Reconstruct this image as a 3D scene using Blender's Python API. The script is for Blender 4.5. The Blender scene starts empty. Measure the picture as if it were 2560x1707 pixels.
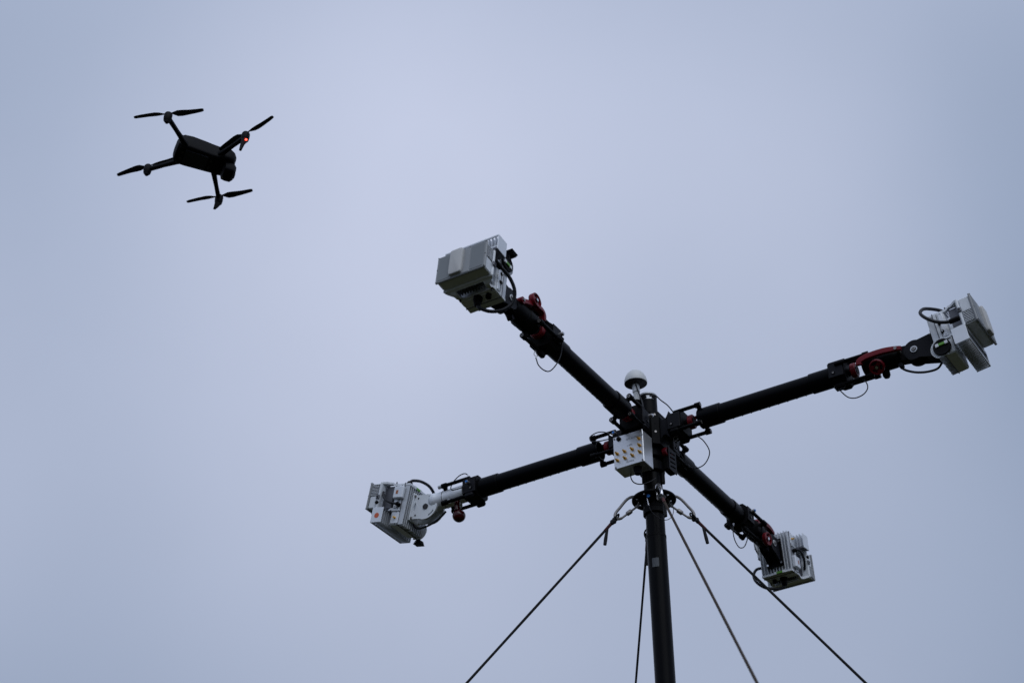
import bpy, bmesh, math, random
from mathutils import Vector, Matrix
from mathutils.geometry import tessellate_polygon
V = Vector
R = math.radians
random.seed(7)
scene = bpy.context.scene
COL = scene.collection

# ---------------------------------------------------------------- camera
PITCH, ROLL = R(33.5765), R(-1.0706)
CAM = V((0, 0, 1.6))
fwd = V((0, math.cos(PITCH), math.sin(PITCH)))
up0 = V((0, -math.sin(PITCH), math.cos(PITCH)))
rgt0 = V((1, 0, 0))
rgt = rgt0 * math.cos(ROLL) + up0 * math.sin(ROLL)
upv = up0 * math.cos(ROLL) - rgt0 * math.sin(ROLL)
cam_d = bpy.data.cameras.new('camera')
cam = bpy.data.objects.new('camera', cam_d)
COL.objects.link(cam)
cam.matrix_world = Matrix.Translation(CAM) @ Matrix((rgt, upv, -fwd)).transposed().to_4x4()
cam_d.sensor_width = 36
cam_d.lens = 5000 / 2560 * 36
cam_d.clip_start = 0.1
cam_d.clip_end = 3000
cam_d.dof.use_dof = True
cam_d.dof.focus_distance = 6.2
cam_d.dof.aperture_fstop = 3.5
scene.camera = cam

# ---------------------------------------------------------------- sky and sun
SUN_EL, SUN_AZ = R(50), R(285)          # azimuth of the sun measured from +X, anticlockwise
world = bpy.data.worlds.new('World')
scene.world = world
world.use_nodes = True
nt = world.node_tree
nt.nodes.clear()
out = nt.nodes.new('ShaderNodeOutputWorld')
bg = nt.nodes.new('ShaderNodeBackground')
bg.inputs['Strength'].default_value = 0.106
sky = nt.nodes.new('ShaderNodeTexSky')
sky.sky_type = 'NISHITA'
sky.sun_disc = False
sky.sun_elevation = SUN_EL
sky.sun_rotation = R(90) - SUN_AZ
sky.dust_density = 4
tc = nt.nodes.new('ShaderNodeTexCoord')
mp = nt.nodes.new('ShaderNodeMapping')
mp.inputs['Location'].default_value = (-14.6815, -16.7159, 19.2226)
nz = nt.nodes.new('ShaderNodeTexNoise')
nz.inputs['Scale'].default_value = 2.4
nz.inputs['Detail'].default_value = 1.5
nz.inputs['Roughness'].default_value = 0.42
ramp = nt.nodes.new('ShaderNodeValToRGB')
ramp.color_ramp.elements[0].position = 0.30
ramp.color_ramp.elements[0].color = (2.40, 3.10, 4.42, 1)
ramp.color_ramp.elements[1].position = 0.75
ramp.color_ramp.elements[1].color = (5.32, 5.80, 7.36, 1)
mix = nt.nodes.new('ShaderNodeMix')
mix.data_type = 'RGBA'
mix.inputs['Factor'].default_value = 0.93     # closed cloud layer, a little sky through it
L = nt.links.new
L(tc.outputs['Generated'], mp.inputs['Vector'])
L(mp.outputs['Vector'], nz.inputs['Vector'])
L(nz.outputs['Fac'], ramp.inputs['Fac'])
L(sky.outputs['Color'], mix.inputs['A'])
L(ramp.outputs['Color'], mix.inputs['B'])
sep = nt.nodes.new('ShaderNodeSeparateXYZ')
gr = nt.nodes.new('ShaderNodeMapRange')          # overcast luminance: dimmer at the horizon, brighter at the zenith
gr.inputs['From Min'].default_value = 0.0; gr.inputs['From Max'].default_value = 1.0
gr.inputs['To Min'].default_value = 0.84; gr.inputs['To Max'].default_value = 1.14
sc_ = nt.nodes.new('ShaderNodeVectorMath'); sc_.operation = 'SCALE'
L(tc.outputs['Generated'], sep.inputs['Vector'])
L(sep.outputs['Z'], gr.inputs['Value'])
n2 = nt.nodes.new('ShaderNodeTexNoise'); n2.inputs['Scale'].default_value = 13; n2.inputs['Detail'].default_value = 4
m2 = nt.nodes.new('ShaderNodeMapRange'); m2.inputs['To Min'].default_value = 0.975; m2.inputs['To Max'].default_value = 1.025
mu = nt.nodes.new('ShaderNodeMath'); mu.operation = 'MULTIPLY'
L(tc.outputs['Generated'], n2.inputs['Vector']); L(n2.outputs['Fac'], m2.inputs['Value'])
L(gr.outputs['Result'], mu.inputs[0]); L(m2.outputs['Result'], mu.inputs[1])
L(mix.outputs['Result'], sc_.inputs[0])
L(mu.outputs['Value'], sc_.inputs['Scale'])
L(sc_.outputs['Vector'], bg.inputs['Color'])
L(bg.outputs['Background'], out.inputs['Surface'])

sd = bpy.data.lights.new('sun', 'SUN')
sd.energy = 1.0
sd.angle = R(60)
sd.color = (0.90, 0.95, 1.0)
so = bpy.data.objects.new('sun', sd)
COL.objects.link(so)
sdir = V((math.cos(SUN_AZ) * math.cos(SUN_EL), math.sin(SUN_AZ) * math.cos(SUN_EL), math.sin(SUN_EL)))
so.rotation_euler = sdir.to_track_quat('Z', 'Y').to_euler()
so.location = sdir * 30

vs = scene.view_settings
scene.display_settings.display_device = 'sRGB'
vs.view_transform = 'Standard'
vs.look = 'None'
vs.exposure = 0.0
vs.gamma = 1.0
vs.use_curve_mapping = False

# ---------------------------------------------------------------- materials
def mat(name, col, rough=0.5, metal=0.0, var=0.12, scale=60, rvar=0.1, bump=0.0, spec=0.5, stretch=None, emit=None):
    m = bpy.data.materials.new(name)
    m.use_nodes = True
    n = m.node_tree
    b = n.nodes['Principled BSDF']
    b.inputs['Metallic'].default_value = metal
    b.inputs['Specular IOR Level'].default_value = spec
    t = n.nodes.new('ShaderNodeTexCoord')
    mpn = n.nodes.new('ShaderNodeMapping')
    if stretch: mpn.inputs['Scale'].default_value = stretch
    ns = n.nodes.new('ShaderNodeTexNoise')
    ns.inputs['Scale'].default_value = scale
    ns.inputs['Detail'].default_value = 5
    n.links.new(t.outputs['Object'], mpn.inputs['Vector'])
    n.links.new(mpn.outputs['Vector'], ns.inputs['Vector'])
    mx = n.nodes.new('ShaderNodeMix')
    mx.data_type = 'RGBA'
    mx.inputs['A'].default_value = (*[c * (1 - var) for c in col], 1)
    mx.inputs['B'].default_value = (*[min(1, c * (1 + var)) for c in col], 1)
    n.links.new(ns.outputs['Fac'], mx.inputs['Factor'])
    n.links.new(mx.outputs['Result'], b.inputs['Base Color'])
    mr = n.nodes.new('ShaderNodeMapRange')
    mr.inputs['To Min'].default_value = max(0.02, rough - rvar)
    mr.inputs['To Max'].default_value = min(1, rough + rvar)
    n.links.new(ns.outputs['Fac'], mr.inputs['Value'])
    n.links.new(mr.outputs['Result'], b.inputs['Roughness'])
    if bump:
        bp = n.nodes.new('ShaderNodeBump')
        bp.inputs['Strength'].default_value = bump
        bp.inputs['Distance'].default_value = 0.002
        n.links.new(ns.outputs['Fac'], bp.inputs['Height'])
        n.links.new(bp.outputs['Normal'], b.inputs['Normal'])
    if emit:
        b.inputs['Emission Color'].default_value = (*emit[0], 1)
        b.inputs['Emission Strength'].default_value = emit[1]
    return m

M = {
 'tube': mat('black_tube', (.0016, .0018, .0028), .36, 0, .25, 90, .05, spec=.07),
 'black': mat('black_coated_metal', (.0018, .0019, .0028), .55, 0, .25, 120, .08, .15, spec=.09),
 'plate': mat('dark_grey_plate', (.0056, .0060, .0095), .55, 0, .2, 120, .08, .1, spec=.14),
 'cable': mat('black_cable', (.007, .0085, .013), .5, 0, .2, 200, .08, spec=.3),
 'white': mat('light_grey_casting', (.70, .735, .78), .45, 0, .10, 22, .1, .04),
 'whitem': mat('milled_aluminium', (.72, .755, .81), .42, .2, .09, 26, .1, .03),
 'cover': mat('grey_radome_frame', (.26, .275, .29), .5, 0, .05, 30, .08),
 'panel': mat('grey_radome_panel', (.175, .192, .205), .55, 0, .05, 30, .08),
 'strip': mat('pale_radome_strip', (.46, .46, .455), .5, 0, .05, 30, .08),
 'fin': mat('heat_sink_aluminium', (.54, .565, .60), .42, .3, .08, 60, .1),
 'darkshade': mat('dark_metal_and_gap_shade', (.11, .115, .135), .5, .2, .1, 60, .1),  # dark latch metal; also paints shade into the heat-sink gaps
 'dark': mat('dark_parts_and_vent_shade', (.02, .02, .024), .7, 0, .2, 60),  # small dark parts, and the painted shade behind the vent slats
 'silver': mat('brushed_aluminium', (.68, .70, .73), .36, .75, .07, 30, .08, .06, stretch=(1, 1, 40)),
 'steel': mat('dull_steel', (.30, .285, .275), .42, .8, .12, 90, .1),
 'chrome': mat('bright_steel', (.72, .72, .74), .25, 1, .05, 90, .05),
 'red': mat('red_anodised', (.150, .0058, .0120), .38, .1, .15, 80, .1, spec=.25),
 'darkred': mat('dark_red_plastic', (.045, .003, .006), .14, 0, .15, 40, .05, spec=.35),
 'gold': mat('gold_plating', (.72, .42, .10), .32, 1, .08, 80, .08),
 'blue': mat('blue_button', (.015, .16, .50), .4, .2, .1, 60),
 'green': mat('green_level_vial', (.12, .34, .03), .3, 0, .2, 120),
 'orange': mat('orange_sticker', (.60, .11, .035), .5, 0, .15, 150),
 'ink': mat('grey_ink', (.10, .11, .13), .6, 0, .1, 80),
 'label': mat('grey_sticker', (.060, .068, .078), .6, 0, .35, 300),
 'rope': mat('dark_rope', (.007, .0075, .010), .85, 0, .4, 400, .05, .3),
 'ropeb': mat('brown_rope', (.030, .018, .011), .9, 0, .4, 400, .05, .3),
 'ropered': mat('red_whipping', (.06, .010, .012), .8, 0, .3, 400),
 'dome': mat('white_dome_plastic', (.57, .59, .60), .4, 0, .04, 30, .06),
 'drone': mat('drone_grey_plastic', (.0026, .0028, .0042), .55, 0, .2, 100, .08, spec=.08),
 'droneb': mat('drone_belly_plastic', (.012, .0135, .023), .55, 0, .15, 100, .08, spec=.3),
 'blade': mat('propeller_plastic', (.006, .0065, .009), .45, 0, .2, 100, .06, spec=.25),
 'lens': mat('lens_glass', (.008, .009, .012), .08, 0, .1, 50, .02),
 'led': mat('red_lamp', (.8, .05, .03), .3, 0, 0, 50, 0, emit=((1, .05, .03), 7)),
 'brass': mat('brass_contact', (.35, .12, .05), .4, .6, .1, 80),
}

# ---------------------------------------------------------------- mesh builder
def orth(a):
    a = V(a).normalized()
    t = V((0, 0, 1)) if abs(a.z) < .9 else V((1, 0, 0))
    u = a.cross(t).normalized()
    return a, u, a.cross(u)

class MB:
    def __init__(s): s.v = []; s.f = []
    def add(s, vs, fs):
        o = len(s.v); s.v += [V(x) for x in vs]; s.f += [tuple(i + o for i in f) for f in fs]; return s
    def box(s, c, size, bev=0.0, mtx=None):
        c = V(c); h = V(size) / 2
        bev = min(bev, min(h) * .9)
        vid = {}; vs = []; fs = []
        for sx in (-1, 1):
            for sy in (-1, 1):
                for sz in (-1, 1):
                    sg = (sx, sy, sz)
                    if bev <= 0:
                        vid[sg] = len(vs); vs.append(V([sg[i] * h[i] for i in range(3)]))
                    else:
                        for a in range(3):
                            vid[sg + (a,)] = len(vs)
                            vs.append(V([sg[i] * (h[i] if i == a else h[i] - bev) for i in range(3)]))
        def quad(ids):
            p = [vs[i] for i in ids]
            n = (p[1] - p[0]).cross(p[2] - p[0]); m = sum(p, V((0, 0, 0)))
            fs.append(tuple(ids) if n.dot(m) > 0 else tuple(reversed(ids)))
        for a in range(3):
            b, d = (a + 1) % 3, (a + 2) % 3
            for sa in (-1, 1):
                ids = []
                for sb, sd_ in ((-1, -1), (1, -1), (1, 1), (-1, 1)):
                    g = [0, 0, 0]; g[a] = sa; g[b] = sb; g[d] = sd_
                    ids.append(vid[tuple(g)] if bev <= 0 else vid[tuple(g) + (a,)])
                quad(ids)
        if bev > 0:
            for a in range(3):
                b, d = (a + 1) % 3, (a + 2) % 3      # edges running along a, between faces b and d
                for sb in (-1, 1):
                    for sd_ in (-1, 1):
                        g0 = [0] * 3; g0[a] = -1; g0[b] = sb; g0[d] = sd_
                        g1 = list(g0); g1[a] = 1
                        quad([vid[tuple(g0) + (b,)], vid[tuple(g0) + (d,)], vid[tuple(g1) + (d,)], vid[tuple(g1) + (b,)]])
            for sx in (-1, 1):
                for sy in (-1, 1):
                    for sz in (-1, 1): quad([vid[(sx, sy, sz, k)] for k in range(3)])
        if mtx is not None: vs = [mtx @ x for x in vs]
        return s.add([x + c for x in vs], fs)
    def cyl(s, p0, p1, r, r1=None, n=24):
        r1 = r if r1 is None else r1
        return s.lathe([(0, 0), (r, 0), (r1, (V(p1) - V(p0)).length), (0, (V(p1) - V(p0)).length)], p0, V(p1) - V(p0), n)
    def lathe(s, prof, o, axis, n=24, closed=False):
        a, u, w = orth(axis); o = V(o); vs = []; idx = []
        for r, z in prof:
            if r < 1e-7:
                idx.append([len(vs)]); vs.append(o + a * z)
            else:
                idx.append(list(range(len(vs), len(vs) + n)))
                vs += [o + a * z + (u * math.cos(k * 2 * math.pi / n) + w * math.sin(k * 2 * math.pi / n)) * r for k in range(n)]
        fs = []
        pairs = list(zip(idx[:-1], idx[1:])) + ([(idx[-1], idx[0])] if closed else [])
        for A, B in pairs:
            for k in range(n):
                k2 = (k + 1) % n
                if len(A) == 1 and len(B) == 1: continue
                if len(A) == 1: fs.append((A[0], B[k2], B[k]))
                elif len(B) == 1: fs.append((A[k], A[k2], B[0]))
                else: fs.append((A[k], A[k2], B[k2], B[k]))
        return s.add(vs, fs)
    def ring(s, p0, p1, ro, ri, n=32, bev=0.0):
        h = (V(p1) - V(p0)).length; b = bev
        prof = [(ri, 0), (ro - b, 0), (ro, b), (ro, h - b), (ro - b, h), (ri, h)] if b else [(ri, 0), (ro, 0), (ro, h), (ri, h)]
        return s.lathe(prof, p0, V(p1) - V(p0), n, True)
    def sphere(s, c, r, n=20, sc=(1, 1, 1)):
        o = len(s.v)
        s.lathe([(r * math.sin(math.pi * k / 12), -r * math.cos(math.pi * k / 12)) for k in range(13)], (0, 0, 0), (0, 0, 1), n)
        for i in range(o, len(s.v)): s.v[i] = V(c) + V((s.v[i].x * sc[0], s.v[i].y * sc[1], s.v[i].z * sc[2]))
        return s
    def tube(s, pts, r, n=8, closed=False, smooth=0):
        pts = [V(p) for p in pts]
        if smooth: pts = catmull(pts, smooth, closed)
        rr = r if isinstance(r, (list, tuple)) else [r] * len(pts)
        if len(rr) != len(pts): rr = [rr[min(len(rr) - 1, int(i * len(rr) / len(pts)))] for i in range(len(pts))]
        N = len(pts); vs = []; fs = []; pu = None
        for i, p in enumerate(pts):
            if closed: t = pts[(i + 1) % N] - pts[i - 1]
            else: t = pts[min(i + 1, N - 1)] - pts[max(i - 1, 0)]
            t.normalize()
            if pu is None: pu = orth(t)[1]
            u = (pu - t * pu.dot(t)).normalized(); w = t.cross(u); pu = u
            vs += [p + (u * math.cos(2 * math.pi * k / n) + w * math.sin(2 * math.pi * k / n)) * rr[i] for k in range(n)]
        for i in range(N if closed else N - 1):
            j = (i + 1) % N
            for k in range(n):
                k2 = (k + 1) % n
                fs.append((i * n + k, i * n + k2, j * n + k2, j * n + k))
        if not closed:
            fs.append(tuple(reversed(range(n)))); fs.append(tuple(range((N - 1) * n, N * n)))
        return s.add(vs, fs)
    def prism(s, outer, holes, o, u, v, th, warp=None):
        """polygon (with holes) in the u,v plane at o, extruded th along u x v, centred"""
        o = V(o); u = V(u).normalized(); v = V(v).normalized(); w = u.cross(v)
        loops = [list(outer)] + [list(h) for h in holes]
        flat = [p for l in loops for p in l]
        tris = tessellate_polygon([[V((p[0], p[1], 0)) for p in l] for l in loops])
        N = len(flat); vs = []
        for sgn in (-.5, .5):
            for p in flat: vs.append(o + u * p[0] + v * p[1] + w * (th * sgn + (warp(*p) if warp else 0)))
        fs = [tuple(t) for t in tris] + [tuple(i + N for i in reversed(t)) for t in tris]
        k = 0
        for l in loops:
            m = len(l)
            for i in range(m):
                a, b = k + i, k + (i + 1) % m
                fs.append((a, b, b + N, a + N))
            k += m
        return s.add(vs, fs)
    def loft(s, secs, n=20):
        """sections: (centre, u, v, half u, half v, exponent)"""
        vs = []; fs = []
        for c, u, v, hu, hv, e in secs:
            for k in range(n):
                t = 2 * math.pi * k / n; ct, st = math.cos(t), math.sin(t)
                vs.append(V(c) + V(u) * hu * math.copysign(abs(ct) ** (2 / e), ct) + V(v) * hv * math.copysign(abs(st) ** (2 / e), st))
        for i in range(len(secs) - 1):
            for k in range(n):
                k2 = (k + 1) % n
                fs.append((i * n + k, i * n + k2, (i + 1) * n + k2, (i + 1) * n + k))
        fs.append(tuple(reversed(range(n)))); fs.append(tuple(range((len(secs) - 1) * n, len(secs) * n)))
        return s.add(vs, fs)
    def mesh(s, name, m, ang=35):
        me = bpy.data.meshes.new(name)
        me.from_pydata([tuple(x) for x in s.v], [], s.f)
        bm = bmesh.new(); bm.from_mesh(me)
        bmesh.ops.recalc_face_normals(bm, faces=bm.faces)
        bm.to_mesh(me); bm.free()
        me.shade_smooth(); me.set_sharp_from_angle(angle=R(ang))
        me.materials.append(m)
        return me
    def build(s, name, m, parent=None, ang=35, kind=None, label=None):
        o = bpy.data.objects.new(name, s.mesh(name, m if not isinstance(m, str) else M[m], ang))
        COL.objects.link(o)
        if parent is not None: o.parent = parent
        if kind: o['kind'] = kind
        if label: o['label'] = label
        return o

def catmull(P, k, closed=False):
    out_ = []; N = len(P)
    for i in range(N if closed else N - 1):
        if closed: a, b, c, d = P[i - 1], P[i], P[(i + 1) % N], P[(i + 2) % N]
        else: a, b, c, d = P[max(i - 1, 0)], P[i], P[i + 1], P[min(i + 2, N - 1)]
        for j in range(k):
            t = j / k
            out_.append(.5 * ((2 * b) + (c - a) * t + (2 * a - 5 * b + 4 * c - d) * t * t + (3 * b - a - 3 * c + d) * t ** 3))
    if not closed: out_.append(P[-1])
    return out_

def tag(o, label, cat, group=None):
    o['label'] = label; o['category'] = cat
    if group: o['group'] = group
    return o
def thing(name, label, cat, mtx, group=None):
    o = bpy.data.objects.new(name, None); COL.objects.link(o)
    o.empty_display_size = .1; o.matrix_world = mtx
    return tag(o, label, cat, group)
def inst(src, parent, loc=(0, 0, 0), rot=None, name=None):
    o = src.copy(); COL.objects.link(o); o.parent = parent; o.location = loc
    if rot is not None: o.rotation_euler = rot
    return o
def arc(c, r, a0, a1, n=16): return [(c[0] + r * math.cos(R(a0 + (a1 - a0) * i / n)), c[1] + r * math.sin(R(a0 + (a1 - a0) * i / n))) for i in range(n + 1)]
def text_part(name, body, size, m, parent, mtx):
    cu = bpy.data.curves.new(name, 'FONT'); cu.body = body; cu.size = size; cu.align_x = 'CENTER'; cu.align_y = 'CENTER'; cu.extrude = .0001
    tmp = bpy.data.objects.new('tmp', cu); COL.objects.link(tmp)
    bpy.context.view_layer.update()
    me = bpy.data.meshes.new_from_object(tmp.evaluated_get(bpy.context.evaluated_depsgraph_get()))
    bpy.data.objects.remove(tmp); me.materials.clear(); me.materials.append(M[m])
    o = bpy.data.objects.new(name, me); COL.objects.link(o); o.parent = parent; o.matrix_local = mtx
    return o

# ---------------------------------------------------------------- ground
gm = bpy.data.materials.new('grass_ground'); gm.use_nodes = True
n = gm.node_tree; b = n.nodes['Principled BSDF']; b.inputs['Roughness'].default_value = .95; b.inputs['Specular IOR Level'].default_value = .08
t = n.nodes.new('ShaderNodeTexCoord'); ns = n.nodes.new('ShaderNodeTexNoise'); ns.inputs['Scale'].default_value = .35; ns.inputs['Detail'].default_value = 8
cr = n.nodes.new('ShaderNodeValToRGB')
cr.color_ramp.elements[0].color = (.014, .016, .006, 1); cr.color_ramp.elements[1].color = (.036, .034, .016, 1)
n.links.new(t.outputs['Object'], ns.inputs['Vector']); n.links.new(ns.outputs['Fac'], cr.inputs['Fac']); n.links.new(cr.outputs['Color'], b.inputs['Base Color'])
g = MB(); NG = 48
gv = [(0, 0, 0)] + [(rr * math.cos(2 * math.pi * k / NG), rr * math.sin(2 * math.pi * k / NG), 0) for rr in (4, 12, 40, 150, 1500) for k in range(NG)]
gf = [(0, 1 + k, 1 + (k + 1) % NG) for k in range(NG)] + [(1 + j * NG + k, 1 + (j + 1) * NG + k, 1 + (j + 1) * NG + (k + 1) % NG, 1 + j * NG + (k + 1) % NG) for j in range(4) for k in range(NG)]
g.add(gv, gf)
ground = g.build('ground', gm); ground['kind'] = 'structure'; ground['label'] = 'flat grass field under the mast'

# ---------------------------------------------------------------- frames
HUB = V((.43422972, 5.48329672, 4.87183459))
PHI = R(-30.672)
ANG = {'B': PHI, 'C': PHI + math.pi, 'A': PHI - math.pi / 2, 'D': PHI + math.pi / 2}
def armM(k): return Matrix.Translation(HUB) @ Matrix.Rotation(ANG[k], 4, 'Z')
PR = .0295     # pole radius

# ---------------------------------------------------------------- mast
mast = thing('mast', 'tall black telescopic pole carrying the four arms and guy ropes', 'mast', Matrix.Translation((HUB.x, HUB.y, 0)))
hz = HUB.z
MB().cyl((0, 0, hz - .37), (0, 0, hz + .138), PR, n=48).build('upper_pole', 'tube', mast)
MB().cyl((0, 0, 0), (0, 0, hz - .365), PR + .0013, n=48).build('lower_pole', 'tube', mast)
MB().ring((0, 0, hz - .373), (0, 0, hz - .363), PR + .0019, PR - .001, 48, .001).build('joint_ring', 'black', mast)
cap = MB().lathe([(0, 0), (PR - .001, 0), (PR + .001, .002), (PR + .001, .006), (PR - .003, .009), (0, .0095)], (0, 0, hz + .138), (0, 0, 1), 48).build('top_cap', 'fin', mast)
# riveted strap under the cap, facing the camera
def curved_patch(mb, r, z0, z1, d0, d1, th=.0012, n=10):
    vs = []; fs = []
    for i in range(n + 1):
        a = R(d0 + (d1 - d0) * i / n)
        for rr in (r, r + th):
            for z in (z0, z1): vs.append((rr * math.cos(a), rr * math.sin(a), z))
    for i in range(n):
        o = i * 4; p = o + 4
        fs += [(o + 2, p + 2, p + 3, o + 3), (o, o + 1, p + 1, p), (o, p, p + 2, o + 2), (o + 1, o + 3, p + 3, p + 1)]
    fs += [(0, 2, 3, 1), (4 * n, 4 * n + 1, 4 * n + 3, 4 * n + 2)]
    return mb.add(vs, fs)
strap = curved_patch(MB(), PR, hz + .119, hz + .131, -112, -58).build('strap', 'fin', mast)
for d in (-108, -62):
    c = V((math.cos(R(d)), math.sin(R(d)), 0))
    MB().cyl(c * (PR + .001) + V((0, 0, hz + .125)), c * (PR + .005) + V((0, 0, hz + .125)), .0042, n=14).build('rivet', 'black', strap)
curved_patch(MB(), PR + .0014, hz - .482, hz - .452, -128, -88, .0004).build('sticker', 'label', mast, label='small grey sticker on the pole')
for d in (-150, -20):
    c = V((math.cos(R(d)), math.sin(R(d)), 0))
    MB().box(c * (PR + .004) + V((0, 0, hz - .16)), (.012, .012, .05), .002).build('clip', 'black', mast)
MB().ring((0, 0, hz - .292), (0, 0, hz - .272), PR + .007, PR, 40, .002).build('collar', 'black', mast)

# guy plate: a drilled disc resting on the collar
gp = thing('guy_plate', 'black drilled disc around the pole that holds the carabiners', 'plate', Matrix.Translation((HUB.x, HUB.y, hz - .236)))
AZ = {'L': 174, 'R': 7, 'F': 277, 'K': 98}
HR = .053
holes = [arc((0, 0), PR + .0006, 0, 360 - 11.25, 31)]
for k in range(8):
    a = R(7 + 45 * k)
    holes.append(arc((HR * math.cos(a), HR * math.sin(a)), .0065, 0, 330, 11))
MB().prism(arc((0, 0), .0695, 0, 354, 59), holes, (0, 0, 0), (1, 0, 0), (0, 1, 0), .006).build('disc', 'black', gp)
MB().ring((0, 0, -.036), (0, 0, -.003), PR + .0045, PR + .0004, 40, .001).build('collar', 'black', gp)
for d, zz in ((-118, -.02), (-60, -.015)):
    c = V((math.cos(R(d)), math.sin(R(d)), 0))
    MB().cyl(c * (PR + .003) + V((0, 0, zz)), c * (PR + .014) + V((0, 0, zz)), .007, n=16).build('clamp_screw', 'black', gp)
c = V((math.cos(R(-112)), math.sin(R(-112)), 0))
pn = MB().cyl(c * (PR + .004) + V((0, 0, -.012)), c * (PR + .022) + V((0, 0, -.012)), .0075, n=16).build('release_pin', 'black', gp)
MB().cyl(c * (PR + .022) + V((0, 0, -.012)), c * (PR + .026) + V((0, 0, -.012)), .0052, n=16).build('button', 'blue', pn)
# lanyard of the pin, hanging in front of the pole
ft = V((0, -1, 0))
lp = [(-.022, -.045, -.022), (-.020, -.050, -.05), (-.012, -.054, -.072), (.008, -.056, -.094), (.030, -.054, -.100), (.048, -.048, -.085), (.055, -.042, -.058), (.050, -.034, -.028), (.040, -.026, -.012)]
MB().tube(lp, .0011, 8, smooth=6).build('safety_cable', 'cable', gp)
MB().tube([(-.024, -.044, -.018), (-.021, -.049, -.045)], .0022, 8).build('cable_ferrule', 'chrome', gp)

# ---------------------------------------------------------------- carabiners and guy ropes
def carabiner_mesh():
    """pear shaped frame in local x (outward), z; origin at the hole"""
    fr = [(.004, 0, -.020), (-.006, 0, -.006), (-.002, 0, .010), (.012, 0, .016), (.030, 0, .008), (.052, 0, -.018), (.0645, 0, -.034), (.067, 0, -.047), (.058, 0, -.0545), (.047, 0, -.052)]
    return fr
ROPES = {'L': (4.30, 'L'), 'R': (4.30, 'R'), 'F': (4.40, 'F'), 'K': (4.05, 'K')}
clab = {'L': 'steel screw-gate carabiner on the left edge of the disc', 'R': 'steel screw-gate carabiner on the right edge of the disc',
        'F': 'bright steel carabiner on the near edge of the disc in front of the pole', 'K': 'steel carabiner on the far side of the disc, hidden by the pole'}
rlab = {'L': 'dark guy rope running down to the lower left', 'R': 'dark guy rope running down to the right under the lower right radio',
        'F': 'brownish guy rope close to the pole on its right', 'K': 'thin dark guy rope close behind the left edge of the pole'}
for k, (rg, _) in ROPES.items():
    az = R(AZ[k]); u = V((math.cos(az), math.sin(az), 0)); side = V((-u.y, u.x, 0))
    hole = V((HUB.x, HUB.y, hz - .236)) + u * HR
    mtx = Matrix.Translation(hole) @ Matrix.Rotation(az, 4, 'Z')
    cb = thing('carabiner', clab[k], 'carabiner', mtx, 'carabiners on the disc')
    fr = [V(p) * 1.06 for p in carabiner_mesh()]
    MB().tube(fr, .0046, 10, smooth=5).build('frame', 'steel' if k != 'F' else 'chrome', cb)
    g0, g1 = V((.004, 0, -.020)) * 1.06, V((.047, 0, -.052)) * 1.06
    gt = MB().tube([g0, g0.lerp(g1, .5), g1], .0034, 10).build('gate', 'steel' if k != 'F' else 'chrome', cb)
    MB().tube([g0.lerp(g1, .32), g0.lerp(g1, .36), g0.lerp(g1, .62), g0.lerp(g1, .66)], [.006, .0074, .0074, .006], 12).build('screw_sleeve', 'steel', gt)
    # rope
    st = hole + u * .0605 + V((0, 0, -.047))
    en = V((HUB.x, HUB.y, 0)) + u * rg
    d = (en - st).normalized()
    rp = thing('guy_rope', rlab[k], 'rope', Matrix.Translation(st), 'guy ropes')
    m_ = 'ropeb' if k == 'F' else 'rope'
    q = d.to_track_quat('Z', 'Y').to_matrix()
    ln = (en - st).length
    # eye loop through the carabiner
    eye = [q @ V((.011 * math.sin(t_) * (1 if True else 1), .002 * math.cos(t_), .010 - .015 * math.cos(t_))) for t_ in [2 * math.pi * i / 14 for i in range(14)]]
    MB().tube(eye, .0026, 8, closed=True).build('eye', 'rope', rp)
    kn = MB(); random.seed(ord(k))
    for i in range(7):
        c = q @ V((random.uniform(-.004, .004), random.uniform(-.004, .004), .010 + .0036 * i))
        kn.sphere(c, random.uniform(.0062, .0080), 10)
    kn.build('knot', 'rope', rp)
    MB().tube([q @ V((0, 0, .03)), q @ V((0, 0, .066))], [.0054, .0046], 10).build('whipping', 'ropered', rp)
    # tail of the knot
    down = V((0, 0, -1))
    p0 = d * .052; tdir = (d * .45 + down * .8).normalized()
    MB().tube([p0, p0 + tdir * .02 + down * .004, p0 + tdir * .032 + down * .010, p0 + tdir * .044 + down * .017], [.0035, .0050, .0058, .0052], 8).build('tail', 'rope', rp)
    # twisted two-strand rope near the top, plain further down; a slight sag
    pts = []; N = 60
    for i in range(N + 1):
        f = i / N
        pts.append(d * (.03 + (ln - .03) * f) + V((0, 0, -.012 * 4 * f * (1 - f))))
    r0 = {'L': .0044, 'R': .0044, 'F': .0040, 'K': .0036}[k]
    rs = [r0 + .00015 * math.sin(i * 2.1) for i in range(N + 1)]
    MB().tube(pts, rs, 8).build('line', m_, rp)

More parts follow.
